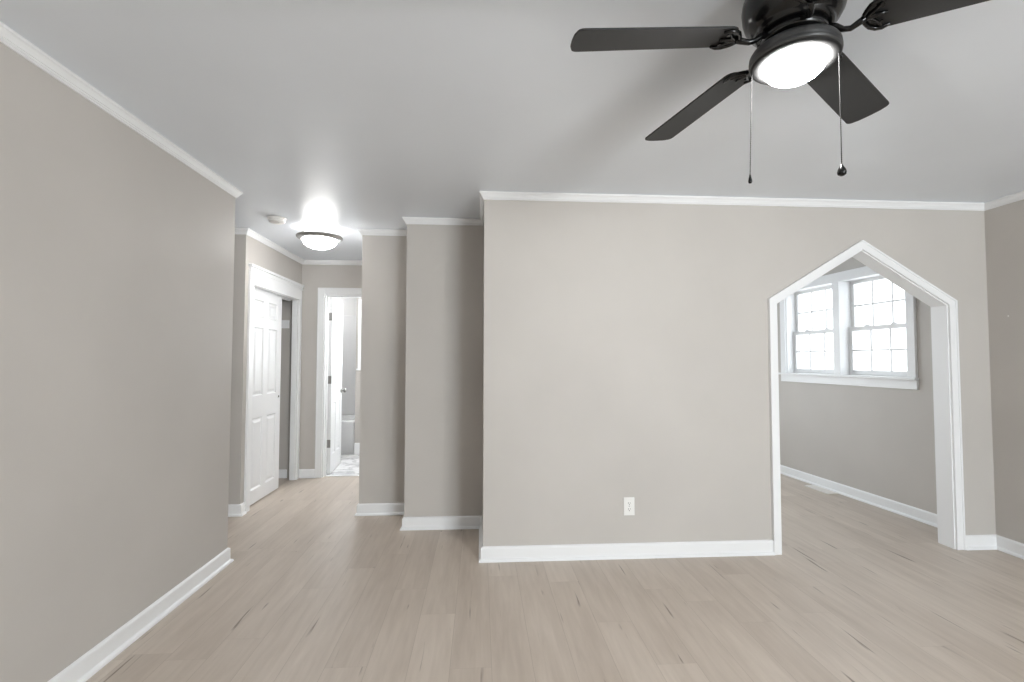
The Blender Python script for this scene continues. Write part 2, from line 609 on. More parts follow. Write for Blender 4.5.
# crown moulding and baseboards round the room (room on the right of travel)
LOOP = [(XL, BACK_Y), (XL, YL), (-3.2, YL), (-3.2, YH), (XH, YH), (XH, YE), (X1, YE), (X1, Y1), (X2, Y1), (X2, Y2), (XM, Y2), (XM, YM), (XR, YM), (XR, BACK_Y)]
SEG_NAMES = ['left wall', 'side passage', 'side passage end', 'wall face before the closet', 'hall wall above the closet', 'hall end wall', 'right side of the hall',
             'second wall step', 'return between the wall steps', 'first wall step', 'return at the main wall edge', 'main wall', 'right wall', 'wall behind the camera']
BASE_KEYS = ['left', 'passage', 'passage_end', 'hall_front', 'hall_left', 'hall_end', 'hall_right', 'step_far', 'step_return', 'step_near', 'main_return', 'main', 'right', 'back']
for i, nm in enumerate(SEG_NAMES):
    bm = bm_new()
    sweep_seg(bm, LOOP, i, CROWN)
    struct('trim_%d' % (i + 1), bm, M_TRIM, 'white crown moulding along the top of the ' + nm, 'crown moulding')
CASE_Y0, CASE_Y1 = CO0 - 0.072, CO1 + 0.07
BC = 0.07                                    # bathroom casing width
AC = 0.064                                   # arch casing width
cuts = {4: [(None, CASE_Y0 - YH)],
        5: [(None, DX0 - BC - XH)],
        11: [(None, AX0 - AC - XM), (AX1 + AC - XM, None)]}
for i, nm in enumerate(SEG_NAMES):
    bm = bm_new()
    for c0, c1 in cuts.get(i, [(None, None)]):
        sweep_seg(bm, LOOP, i, BASE, c0, c1)
    struct('baseboard_' + BASE_KEYS[i], bm, M_TRIM, 'white baseboard with shoe moulding along the ' + nm, 'baseboard')
NOOK = [(XM + 0.12, YM + 0.12), (XM + 0.12, NY), (WO.x - (NY - WO.y) * 0.0612, NY), (WO.x, YM + 0.12)]
for i, (key, nm) in enumerate((('nook_left', 'left wall of the nook'), ('nook_back', 'back wall of the nook'), ('window', 'window wall of the nook'))):
    bm = bm_new()
    sweep_seg(bm, NOOK, i, BASE)
    struct('baseboard_' + key, bm, M_TRIM, 'white baseboard along the ' + nm, 'baseboard')
bm = bm_new()
add_box(bm, -1.735, -0.78, 6.944, 6.96, 0.0, 0.16, 0.003)
struct('baseboard_bath', bm, M_TRIM, 'tall white baseboard at the back of the bathroom', 'baseboard')

# ------------------------------------------------------------------ archway casing
def offs(g):                                 # arch outline grown by g
    return [(AX0 - g, 0.001), (AX0 - g, AS + g * 0.52), (APX, APZ + g * 1.17), (AX1 + g, AS + g * 0.52), (AX1 + g, 0.001)]


def arch_ring(bm, g0, g1, y0, y1):
    a, b = offs(g0), offs(g1)
    for k in range(4):
        add_prism(bm, [a[k], a[k + 1], b[k + 1], b[k]], y0, y1, 'y')


trim = empty('trim_15', (APX, YM, 0), 'white casing framing the pointed archway', 'archway trim', kind='structure')


def kid(name, bm, mat, parent, **kw):
    """mesh made in world space, parented to an unrotated Empty at parent.location"""
    o = obj(name, bm, mat, parent, **kw)
    o.matrix_parent_inverse = Matrix.Translation(parent.location).inverted()
    return o


bm = bm_new()
arch_ring(bm, 0.008, AC, YM - 0.019, YM)
arch_ring(bm, AC - 0.012, AC, YM - 0.024, YM - 0.0185)
kid('front_casing', bm, M_TRIM, trim)
bm = bm_new()
arch_ring(bm, 0.0, T, YM - 0.004, YM + 0.116)
kid('jamb_lining', bm, M_TRIM, trim)
bm = bm_new()
arch_ring(bm, 0.008, AC, YM + 0.112, YM + 0.128)
kid('back_casing', bm, M_TRIM, trim)

# ------------------------------------------------------------------ six-panel door leaf (local: x along width, y thickness, z up; shown face at y = 0 looking -y)
def panel_leaf(bm, w, h, th, panels):
    """slab with recessed moulded panels on both faces; panels: (x0, x1, z0, z1)"""
    xs = sorted({0.0, w} | {p[0] for p in panels} | {p[1] for p in panels})
    zs = sorted({0.0, h} | {p[2] for p in panels} | {p[3] for p in panels})
    t = bmesh.new()
    for side in (0, 1):
        y = 0.0 if side == 0 else th
        s = 1 if side == 0 else -1
        V = {}

        def v(x, z, yy):
            k = (round(x, 5), round(z, 5), round(yy, 5))
            if k not in V:
                V[k] = t.verts.new((x, yy, z))
            return V[k]
        for xa, xb in zip(xs, xs[1:]):
            for za, zb in zip(zs, zs[1:]):
                pan = next((p for p in panels if abs(p[0] - xa) < 1e-6 and abs(p[1] - xb) < 1e-6 and p[2] - 1e-6 <= za and zb <= p[3] + 1e-6), None)
                if pan is None:
                    t.faces.new((v(xa, za, y), v(xb, za, y), v(xb, zb, y), v(xa, zb, y)))
        for (xa, xb, za, zb) in panels:
            rings = []
            for ins, dep in ((0.0, 0.0), (0.010, 0.011), (0.022, 0.011), (0.045, 0.003)):
                rings.append([v(xa + ins, za + ins, y + s * dep), v(xb - ins, za + ins, y + s * dep), v(xb - ins, zb - ins, y + s * dep), v(xa + ins, zb - ins, y + s * dep)])
            for r0, r1 in zip(rings, rings[1:]):
                for k in range(4):
                    t.faces.new((r0[k], r0[(k + 1) % 4], r1[(k + 1) % 4], r1[k]))
            t.faces.new(rings[-1])
    # edges
    for (a, b) in (((0, 0), (w, 0)), ((w, 0), (w, h)), ((w, h), (0, h)), ((0, h), (0, 0))):
        t.faces.new([t.verts.new((a[0], 0, a[1])), t.verts.new((b[0], 0, b[1])), t.verts.new((b[0], th, b[1])), t.verts.new((a[0], th, a[1]))])
    bmesh.ops.remove_doubles(t, verts=list(t.verts), dist=1e-5)
    bmesh.ops.recalc_face_normals(t, faces=list(t.faces))
    merge(bm, t)


# ------------------------------------------------------------------ closet door in the hall
d1 = empty('door_1', (XH, (CO0 + CO1) / 2, 0), 'white sliding six-panel closet door standing partly open in the hall', 'door', kind='structure')
bm = bm_new()
P = 0.020
add_box(bm, XH, XH + P, CASE_Y0, CO0, 0.001, COZ + 0.175, 0.003)
add_box(bm, XH, XH + P, CO1, CASE_Y1 - 0.004, 0.001, COZ + 0.175, 0.003)
add_box(bm, XH, XH + P + 0.002, CO0, CO1, COZ, COZ + 0.115, 0.003)
add_box(bm, XH, XH + P + 0.006, CASE_Y0 - 0.004, CASE_Y1 + 0.002, COZ + 0.112, COZ + 0.150, 0.003)
add_box(bm, XH, XH + P + 0.018, CASE_Y0 - 0.010, CASE_Y1 + 0.006, COZ + 0.150, COZ + 0.176, 0.004)
kid('casing', bm, M_TRIM, d1)
bm = bm_new()
add_box(bm, XH - 0.125, XH - 0.001, CO0, CO0 + 0.014, 0.001, COZ, 0.001)
add_box(bm, XH - 0.058, XH - 0.001, CO1 - 0.014, CO1, 0.001, COZ, 0.001)
add_box(bm, XH - 0.125, XH - 0.001, CO0 + 0.014, CO1 - 0.014, COZ - 0.005, COZ, 0.001)
kid('jamb_lining', bm, M_TRIM, d1)
LW, LH = 0.715, 1.955
st, mu = 0.105, 0.095
cols = [(st, (LW - mu) / 2), ((LW + mu) / 2, LW - st)]
rows = [(0.125, 0.77), (0.97, 1.60), (1.69, 1.855)]
bm = bm_new()
panel_leaf(bm, LW, LH, 0.035, [(c0, c1, r0, r1) for c0, c1 in cols for r0, r1 in rows])
leaf = obj('leaf', bm, M_DOOR, d1)
leaf.rotation_euler = (0, 0, PI / 2)         # local x -> world y, local y -> world -x
leaf.location = (-0.030, CO0 + 0.016 - (CO0 + CO1) / 2, 0.012)
bm = bm_new()
mt = Matrix.Translation((LW - 0.045, 0, 0.93)) @ Matrix.Rotation(PI / 2, 4, 'X')
add_lathe(bm, [(0, 0.002), (0.008, 0.002), (0.010, 0.003), (0.011, 0.0), (0.011, -0.004), (0, -0.004)], 20, mt)
pull = obj('finger_pull', bm, M_SLOT, leaf)
bm = bm_new()
add_box(bm, XH - 0.112, XH - 0.072, CO0 + 0.02, CO1 - 0.02, COZ - 0.014, COZ - 0.005, 0.001)
kid('track', bm, M_TRIM, d1)

# closet shelf with cleats
sh = empty('closet_shelf', (-2.55, 5.03, 1.70), 'white shelf on wall cleats inside the open closet', 'shelf')
bm = bm_new()
add_box(bm, -2.70, -2.36, YH + 0.13, YE - 0.001, 1.755, 1.775, 0.002)
kid('board', bm, M_TRIM, sh)
for y0, y1 in ((YH + 0.121, YH + 0.139), (YE - 0.019, YE - 0.001)):
    bm = bm_new()
    add_box(bm, -2.70, -2.14, y0, y1, 1.665, 1.755, 0.002)
    kid('cleat', bm, M_TRIM, sh)
bm = bm_new()
add_tube(bm, [(-2.42, YH + 0.139, 1.69), (-2.42, YE - 0.019, 1.69)], 0.015, 16)
kid('hanging_rod', bm, M_NICKEL, sh)
bm = bm_new()
add_box(bm, -2.69, -2.137, YE - 0.015, YE, 0.001, 0.096, 0.003)
struct('baseboard_closet', bm, M_TRIM, 'white baseboard inside the open closet', 'baseboard')

# ------------------------------------------------------------------ bathroom door
d2 = empty('door_2', (DX0, YE, 0), 'white bathroom door swung open at the end of the hall', 'door', kind='structure')
bm = bm_new()
add_box(bm, DX0 - BC, DX0, YE - 0.018, YE, 0.001, DZ + BC, 0.003)
add_box(bm, DX0, DX1 + 0.03, YE - 0.018, YE, DZ, DZ + BC, 0.003)
add_box(bm, DX0 - BC - 0.002, DX0 - BC + 0.012, YE - 0.023, YE - 0.016, 0.001, DZ + BC + 0.002, 0.002)
add_box(bm, DX0 - BC + 0.01, DX1 + 0.03, YE - 0.023, YE - 0.016, DZ + BC - 0.012, DZ + BC + 0.002, 0.002)
kid('casing', bm, M_TRIM, d2)
bm = bm_new()
add_box(bm, DX0, DX0 + 0.014, YE - 0.002, YE + 0.122, 0.001, DZ, 0.001)
add_box(bm, DX1 - 0.014, DX1, YE - 0.002, YE + 0.122, 0.001, DZ, 0.001)
add_box(bm, DX0 + 0.014, DX1 - 0.014, YE - 0.002, YE + 0.122, DZ - 0.014, DZ, 0.001)
add_box(bm, DX0 + 0.014, DX0 + 0.024, YE + 0.045, YE + 0.082, 0.001, DZ - 0.014, 0.001)
add_box(bm, DX0 + 0.014, DX1 - 0.014, YE + 0.045, YE + 0.082, DZ - 0.026, DZ - 0.014, 0.001)
kid('jamb_lining', bm, M_TRIM, d2)
BW, BH_ = 0.625, 2.015
cols = [(0.10, (BW - 0.09) / 2), ((BW + 0.09) / 2, BW - 0.10)]
rows = [(0.20, 0.80), (1.00, 1.60), (1.70, 1.89)]
bm = bm_new()
panel_leaf(bm, BW, BH_, 0.035, [(c0, c1, r0, r1) for c0, c1 in cols for r0, r1 in rows])
LEAF_ANG = PI / 2 + math.radians(5.0)
leaf2 = obj('leaf', bm, M_DOOR, d2)
leaf2.rotation_euler = (0, 0, LEAF_ANG)
leaf2.location = (0.052, 0.128, 0.012)
for hz in (1.80, 1.07, 0.34):
    bm = bm_new()
    add_box(bm, -0.0025, 0.0, 0.002, 0.034, hz - 0.045, hz + 0.045, 0.0006)
    add_tube(bm, [(-0.004, 0.040, hz - 0.045), (-0.004, 0.040, hz + 0.045)], 0.006, 10)
    obj('hinge', bm, M_HINGE, leaf2)
bm = bm_new()
mt = Matrix.Translation((BW - 0.06, 0, 0.915)) @ Matrix.Rotation(PI / 2, 4, 'X')
add_lathe(bm, [(0, 0), (0.030, 0.0), (0.031, 0.004), (0.026, 0.009), (0.012, 0.012), (0.011, 0.030), (0.020, 0.036), (0.026, 0.045), (0.026, 0.055), (0.019, 0.063), (0, 0.065)], 24, mt)
obj('door_knob', bm, M_HINGE, leaf2)
bm = bm_new()
add_box(bm, DX0 + 0.002, DX1 - 0.002, 5.675, 5.725, 0.0, 0.007, 0.003)
struct('trim_16', bm, M_TRIM, 'pale threshold strip under the bathroom door', 'threshold')

# ------------------------------------------------------------------ bathtub in its alcove
tub = empty('bathtub', (-2.45, 7.35, 0), 'white alcove bathtub with surround panel at the end of the bathroom', 'bathtub')
bm = bm_new()
tx0, tx1, ty0, ty1, tz = -3.195, -1.74, 6.962, 7.74, 0.465
t = bmesh.new()


def rr(x0, x1, y0, y1, z, r, n=6):
    out = []
    for cx, cy, a0 in ((x1 - r, y1 - r, 0), (x0 + r, y1 - r, 90), (x0 + r, y0 + r, 180), (x1 - r, y0 + r, 270)):
        for k in range(n + 1):
            a = math.radians(a0 + 90 * k / n)
            out.append(t.verts.new((cx + r * math.cos(a), cy + r * math.sin(a), z)))
    return out


rings = [rr(tx0, tx1, ty0 + 0.012, ty1, 0.002, 0.02), rr(tx0, tx1, ty0 + 0.012, ty1, tz - 0.05, 0.02), rr(tx0, tx1, ty0, ty1, tz - 0.035, 0.025), rr(tx0, tx1, ty0, ty1, tz - 0.008, 0.025),
         rr(tx0 + 0.008, tx1 - 0.008, ty0 + 0.008, ty1 - 0.008, tz, 0.025), rr(tx0 + 0.07, tx1 - 0.07, ty0 + 0.07, ty1 - 0.06, tz, 0.12), rr(tx0 + 0.085, tx1 - 0.085, ty0 + 0.085, ty1 - 0.075, tz - 0.02, 0.12),
         rr(tx0 + 0.14, tx1 - 0.20, ty0 + 0.13, ty1 - 0.12, 0.12, 0.16), rr(tx0 + 0.22, tx1 - 0.28, ty0 + 0.20, ty1 - 0.19, 0.08, 0.14)]
for a, b in zip(rings, rings[1:]):
    n = len(a)
    for k in range(n):
        f = t.faces.new((a[k], a[(k + 1) % n], b[(k + 1) % n], b[k]))
        f.smooth = True
t.faces.new(rings[-1])
t.faces.new(rings[0])
merge(bm, t)
kid('tub_shell', bm, M_TUB, tub)
bm = bm_new()
add_box(bm, tx0, tx1, 7.730, 7.748, tz + 0.001, 2.00, 0.004)
kid('surround_panel', bm, M_TUB, tub)

# bathroom window (mostly hidden behind the hall wall)
w3 = empty('window_3', (-1.15, 6.96, 1.65), 'white framed bathroom window at the end of the hall', 'window', kind='structure')
bm = bm_new()
for x0, x1, z0, z1 in ((-1.705, -1.640, 1.19, 2.165), (-1.640, -0.785, 2.10, 2.165)):
        add_box(bm, x0, x1, 6.942, 6.96, z0, z1, 0.003)
kid('casing', bm, M_TRIM, w3)
bm = bm_new()
add_box(bm, -1.720, -0.785, 6.925, 6.96, 1.165, 1.19, 0.004)
add_box(bm, -1.640, -0.785, 6.96, 7.02, 1.170, 1.19)
kid('stool', bm, M_TRIM, w3)
for nm, z0, z1, y in (('lower_sash', 1.19, 1.66, 7.02), ('upper_sash', 1.63, 2.10, 7.05)):
    bm = bm_new()
    add_box(bm, -1.640, -1.595, y, y + 0.028, z0, z1)
    add_box(bm, -0.825, -0.78, y, y + 0.028, z0, z1)
    add_box(bm, -1.595, -0.825, y, y + 0.028, z0, z0 + 0.04)
    add_box(bm, -1.595, -0.825, y, y + 0.028, z1 - 0.04, z1)
    s = kid(nm, bm, M_VINYL, w3)
    bm = bm_new()
    add_box(bm, -1.595, -0.825, y + 0.012, y + 0.016, z0 + 0.04, z1 - 0.04)
    g = obj('pane', bm, M_GLASS, s)

# ------------------------------------------------------------------ double window of the nook (local frame of the window wall)
w1 = empty('window_1', WO, 'white double-hung window pair with grilles on the nook wall beyond the archway', 'window', WANG, 'structure')
CW = 0.075
M0, M1 = 4.610, 4.690
STZ = 1.172                                   # top of the stool
HZ = 2.100                                    # underside of the head
bm = bm_new()
c0, c1 = wl(O0), wl(O1)
add_box(bm, -0.020, 0, c0 - CW, c0 + 0.004, STZ, HZ, 0.003)
add_box(bm, -0.020, 0, c1 - 0.004, c1 + CW, STZ, HZ, 0.003)
add_box(bm, -0.021, 0, c0 - CW, c1 + CW, HZ - 0.004, HZ + 0.088, 0.003)
add_box(bm, -0.024, -0.018, c0 - CW, c0 - CW + 0.012, STZ, HZ + 0.085, 0.002)
obj('casing', bm, M_TRIM, w1)
bm = bm_new()
add_box(bm, -0.020, 0.135, wl(M0), wl(M1), STZ, HZ, 0.003)
obj('mullion', bm, M_TRIM, w1)
bm = bm_new()
add_box(bm, -0.045, 0.0, c0 - CW - 0.012, c1 + CW + 0.012, STZ - 0.022, STZ, 0.004)
add_box(bm, 0.0, 0.135, c0, c1, STZ - 0.022, STZ)
obj('stool', bm, M_TRIM, w1)
bm = bm_new()
add_box(bm, -0.018, 0.0, c0 - CW - 0.004, c1 + CW + 0.004, STZ - 0.100, STZ - 0.022, 0.003)
obj('apron', bm, M_TRIM, w1)
bm = bm_new()
add_box(bm, 0.0, 0.150, c0, c0 + 0.010, STZ, HZ)
add_box(bm, 0.0, 0.150, c1 - 0.010, c1, STZ, HZ)
add_box(bm, 0.0, 0.150, c0, c1, HZ, HZ + 0.014)
obj('jamb_lining', bm, M_TRIM, w1)
for (a, b) in ((wl(O0) + 0.010, wl(M0)), (wl(M1), wl(O1) - 0.010)):
    for nm, z0, z1, x in (('upper_sash', 1.600, HZ, 0.112), ('lower_sash', STZ, 1.640, 0.082)):
        bm = bm_new()
        SW = 0.042
        br_, tr_ = (0.036, 0.036) if nm == 'upper_sash' else (0.048, 0.038)
        add_box(bm, x, x + 0.028, a, a + SW, z0, z1, 0.002)
        add_box(bm, x, x + 0.028, b - SW, b, z0, z1, 0.002)
        add_box(bm, x, x + 0.028, a + SW, b - SW, z0, z0 + br_, 0.002)
        add_box(bm, x, x + 0.028, a + SW, b - SW, z1 - tr_, z1, 0.002)
        s = obj(nm, bm, M_VINYL, w1)
        ga, gb, gz0, gz1 = a + SW, b - SW, z0 + br_, z1 - tr_
        bm = bm_new()
        add_box(bm, x + 0.012, x + 0.016, ga, gb, gz0, gz1)
        obj('pane', bm, M_GLASS, s)
        bm = bm_new()
        for k in (1, 2):
            yy = ga + (gb - ga) * k / 3
            add_box(bm, x + 0.007, x + 0.020, yy - 0.008, yy + 0.008, gz0, gz1)
        zz = (gz0 + gz1) / 2
        add_box(bm, x + 0.006, x + 0.021, ga, gb, zz - 0.008, zz + 0.008)
        obj('grille', bm, M_VINYL, s)
        if nm == 'lower_sash':
            for fr in (0.3, 0.7):
                bm = bm_new()
                yy = a + (b - a) * fr
                add_box(bm, x + 0.002, x + 0.030, yy - 0.026, yy + 0.026, z1, z1 + 0.010, 0.003)
                add_box(bm, x + 0.006, x + 0.018, yy - 0.010, yy + 0.022, z1 + 0.009, z1 + 0.017, 0.003)
                obj('sash_lock', bm, M_VINYL, s)

# made-up window in the unseen nook back wall, added to brighten the nook
nx0, nx1, nz0, nz1 = NOOK_FILL_WIN
w4 = empty('window_nook_added', ((nx0 + nx1) / 2, NY, 1.2), 'added white framed window, unseen, bringing fill light into the nook', 'window', kind='structure')
bm = bm_new()
add_box(bm, nx0 - 0.07, nx0, NY - 0.02, NY, nz0, nz1 + 0.07, 0.003)
add_box(bm, nx1, nx1 + 0.07, NY - 0.02, NY, nz0, nz1 + 0.07, 0.003)
add_box(bm, nx0, nx1, NY - 0.02, NY, nz1, nz1 + 0.07, 0.003)
add_box(bm, nx0 - 0.09, nx1 + 0.09, NY - 0.05, NY, nz0 - 0.025, nz0, 0.003)
kid('casing', bm, M_TRIM, w4)
bm = bm_new()
for a, b, c, d in ((nx0, nx0 + 0.045, nz0, nz1), (nx1 - 0.045, nx1, nz0, nz1), ((nx0 + nx1) / 2 - 0.03, (nx0 + nx1) / 2 + 0.03, nz0, nz1)):
    add_box(bm, a, b, NY + 0.05, NY + 0.09, c, d)
for c in (nz0, nz1 - 0.045):
    add_box(bm, nx0 + 0.045, (nx0 + nx1) / 2 - 0.03, NY + 0.05, NY + 0.09, c, c + 0.045)
    add_box(bm, (nx0 + nx1) / 2 + 0.03, nx1 - 0.045, NY + 0.05, NY + 0.09, c, c + 0.045)
kid('sash', bm, M_VINYL, w4)
bm = bm_new()
add_box(bm, nx0 + 0.04, nx1 - 0.04, NY + 0.068, NY + 0.072, nz0 + 0.04, nz1 - 0.04)
kid('pane', bm, M_GLASS, w4)

# rear window behind the camera
x0, x1, z0, z1 = REAR[0]
w2 = empty('window_2', ((x0 + x1) / 2, BACK_Y, 1.4), 'white framed window behind the camera', 'window', kind='structure')
bm = bm_new()
yy = BACK_Y
add_box(bm, x0 - 0.07, x0, yy, yy + 0.02, z0, z1 + 0.07, 0.003)
add_box(bm, x1, x1 + 0.07, yy, yy + 0.02, z0, z1 + 0.07, 0.003)
add_box(bm, x0, x1, yy, yy + 0.02, z1, z1 + 0.07, 0.003)
add_box(bm, x0 - 0.09, x1 + 0.09, yy, yy + 0.05, z0 - 0.025, z0, 0.003)
kid('casing', bm, M_TRIM, w2)
bm = bm_new()
for a, b, c, d in ((x0, x0 + 0.045, z0, z1), (x1 - 0.045, x1, z0, z1), ((x0 + x1) / 2 - 0.04, (x0 + x1) / 2 + 0.04, z0, z1)):
    add_box(bm, a, b, yy - 0.09, yy - 0.05, c, d)
for c in (z0, (z0 + z1) / 2 - 0.02, z1 - 0.045):
    add_box(bm, x0 + 0.045, (x0 + x1) / 2 - 0.04, yy - 0.09, yy - 0.05, c, c + 0.045)
    add_box(bm, (x0 + x1) / 2 + 0.04, x1 - 0.045, yy - 0.09, yy - 0.05, c, c + 0.045)
kid('sash', bm, M_VINYL, w2)
bm = bm_new()
add_box(bm, x0 + 0.04, x1 - 0.04, yy - 0.072, yy - 0.068, z0 + 0.04, z1 - 0.04)
kid('pane', bm, M_GLASS, w2)

# ------------------------------------------------------------------ ceiling fan
FX, FY, FZ, FR = 0.9241, 1.356, 2.2771, 0.66
TH0, PITCH, DROOP = 3.1118, -0.1864, 0.049
fan = empty('ceiling_fan', (FX, FY, H), 'black five-blade ceiling fan with a lit round lamp and two pull chains', 'ceiling fan')
FM = Matrix.Translation((0, 0, -H))           # parts are modelled with z = height above the floor
bm = bm_new()
add_lathe(bm, [(0.0, 2.439), (0.104, 2.439), (0.110, 2.432), (0.114, 2.415), (0.130, 2.405), (0.136, 2.395), (0.139, 2.375), (0.137, 2.350), (0.131, 2.328), (0.121, 2.310),
               (0.109, 2.300), (0.104, 2.296), (0.103, 2.286), (0.094, 2.282), (0.0, 2.282)], 64, FM)
obj('motor_housing', bm, M_BLACK, fan)
bm = bm_new()
add_lathe(bm, [(0.0, 2.2815), (0.086, 2.2815), (0.089, 2.278), (0.089, 2.262), (0.082, 2.258), (0.064, 2.254), (0.060, 2.248), (0.060, 2.238), (0.0, 2.238)], 48, FM)
obj('switch_housing', bm, M_BLACK, fan)
bm = bm_new()
add_lathe(bm, [(0.0, 2.2375), (0.070, 2.2375), (0.105, 2.236), (0.115, 2.232), (0.120, 2.224), (0.1215, 2.210), (0.1205, 2.208), (0.1215, 2.206), (0.120, 2.199), (0.117, 2.195), (0.112, 2.1985), (0.0, 2.2085)], 64, FM)
obj('lamp_pan', bm, M_RIM, fan)
bm = bm_new()
add_lathe(bm, [(0.1175, 2.1960), (0.1160, 2.1925), (0.112, 2.1895), (0.100, 2.1880), (0.0895, 2.1880), (0.0875, 2.1895), (0.0875, 2.1990), (0.1165, 2.1985), (0.1175, 2.1960)], 64, FM)
obj('lamp_ring', bm, M_BEVEL, fan)
bm = bm_new()
pr = [(0.0, 2.136)]
for k in range(1, 13):
    a = PI / 2 * k / 12
    pr.append((0.0865 * math.sin(a), 2.196 - 0.060 * math.cos(a)))
pr += [(0.0865, 2.1985)]
add_lathe(bm, pr, 48, FM)
obj('lamp_glass', bm, M_FANGLASS, fan)
ld = bpy.data.lights.new('fan_bulb', 'POINT')
ld.energy = FAN_BULB
ld.shadow_soft_size = 0.025
ld.color = (1.0, 0.985, 0.965)
lo = bpy.data.objects.new('fan_bulb', ld)     # the bulb inside the frosted glass
COL.objects.link(lo)
lo.parent = fan
lo.location = (0, 0, 2.166 - H)


def blade_mesh():
    bm = bm_new()
    r0, r1, w0, w1 = 0.185, FR, 0.0615, 0.0695
    pts = []
    def corner(cx, cy, rad, a0, a1, n=6):
        for k in range(n + 1):
            a = math.radians(a0 + (a1 - a0) * k / n)
            pts.append((cx + rad * math.cos(a), cy + rad * math.sin(a)))
    corner(r0 + 0.03, -w0 + 0.03, 0.03, 180, 270)
    corner(r1 - 0.024, -w1 + 0.020, 0.020, 270, 355)
    for k in range(1, 8):                     # gently bowed tip
        y = (-w1 + 0.020) + (2 * w1 - 0.040) * k / 8
        pts.append((r1 - 0.004 + 0.006 * (1 - (y / w1) ** 2), y))
    corner(r1 - 0.024, w1 - 0.020, 0.020, 5, 90)
    corner(r0 + 0.03, w0 - 0.03, 0.03, 90, 180)
    pts2 = pts
    add_prism(bm, pts2, -0.003, 0.003, bev=0.0012)
    return bm


def iron_mesh():
    """scrolled blade bracket: arm from the flywheel, then a fan-shaped plate with pierced scrolls under the blade"""
    bm = bm_new()
    add_tube(bm, [(0.088, 0.004, 0.001), (0.105, 0.006, -0.004), (0.122, 0.010, -0.016), (0.140, 0.010, -0.020), (0.158, 0.004, -0.014), (0.178, 0.0, -0.008)],
             [0.010, 0.009, 0.008, 0.008, 0.009, 0.011], 10)
    for s in (-1, 1):
        add_tube(bm, [(0.168, 0.0, -0.009), (0.176, s * 0.020, -0.008), (0.190, s * 0.038, -0.0075), (0.212, s * 0.050, -0.0075), (0.236, s * 0.053, -0.0075), (0.262, s * 0.046, -0.0070)],
                 [0.008, 0.0075, 0.007, 0.0065, 0.006, 0.004], 8)
        add_tube(bm, [(0.172, 0.0, -0.008), (0.194, s * 0.010, -0.0075), (0.212, s * 0.022, -0.0075), (0.226, s * 0.036, -0.0075), (0.240, s * 0.050, -0.0075)],
                 [0.007, 0.006, 0.0055, 0.005, 0.004], 8)
        t = bmesh.new()
        bmesh.ops.create_cone(t, cap_ends=True, segments=14, radius1=0.007, radius2=0.006, depth=0.004)
        merge(bm, t, Matrix.Translation((0.232, s * 0.030, -0.0080)))
    add_tube(bm, [(0.168, 0.0, -0.009), (0.195, 0.0, -0.008), (0.222, 0.0, -0.0075), (0.250, 0.0, -0.0070)], [0.009, 0.008, 0.007, 0.004], 8)
    add_prism(bm, [(0.165, -0.012), (0.185, -0.030), (0.205, -0.042), (0.215, -0.030), (0.208, 0.0), (0.215, 0.030), (0.205, 0.042), (0.185, 0.030), (0.165, 0.012)], -0.0065, -0.0032)
    for v in bm.verts:
        if v.co.x > 0.165:
            v.co.x = 0.165 + (v.co.x - 0.165) * 0.68
    return bm


b0 = i0 = None
for k in range(5):
    ang = TH0 - k * 2 * PI / 5
    m = Matrix.Translation((0, 0, FZ - H)) @ Matrix.Rotation(ang, 4, 'Z') @ Matrix.Rotation(DROOP, 4, 'Y') @ Matrix.Rotation(PITCH, 4, 'X')
    if b0 is None:
        b0 = obj('blade', blade_mesh(), M_BLADE, fan)
        i0 = obj('blade_bracket', iron_mesh(), M_BLACK, b0)
        bl = b0
    else:
        bl = b0.copy(); COL.objects.link(bl); bl.parent = fan
        br_ = i0.copy(); COL.objects.link(br_); br_.parent = bl
    bl.matrix_local = m


def chain(x, y, ztop, zbot, dx, dy, fob):
    """beaded pull chain swaying slightly, with its fob as a sub-part"""
    bm = bm_new()
    n = 14
    pts = []
    for k in range(n + 1):
        f = k / n
        pts.append((x + dx * f, y + dy * f, ztop + (zbot - ztop) * f))
    add_tube(bm, pts, 0.0011, 6, FM)
    nb = int((ztop - zbot) / 0.0058)
    for k in range(nb):
        f = (k + 0.5) / nb
        t = bmesh.new()
        bmesh.ops.create_icosphere(t, subdivisions=1, radius=0.0019)
        merge(bm, t, FM @ Matrix.Translation((x + dx * f, y + dy * f, ztop + (zbot - ztop) * f)))
    c = obj('pull_chain', bm, M_CHAIN, fan)
    bm = bm_new()
    add_lathe(bm, [(r, z) for r, z in fob], 20, FM @ Matrix.Translation((x + dx, y + dy, zbot)))
    obj('chain_fob', bm, M_BLACK, c)


CH1 = (-0.094, 0.062, 2.196, 1.882, -0.0085, 0.005)
CH2 = (0.091, -0.062, 2.196, 1.866, 0.0, 0.0)
chain(*CH1, [(0, 0.002), (0.0022, 0.0), (0.0035, -0.008), (0.0052, -0.016), (0.0058, -0.022), (0.0040, -0.027), (0, -0.028)])
chain(*CH2, [(0, 0.004), (0.003, 0.0), (0.0055, -0.006), (0.0100, -0.014), (0.0118, -0.021), (0.0105, -0.028), (0.005, -0.032), (0, -0.033)])

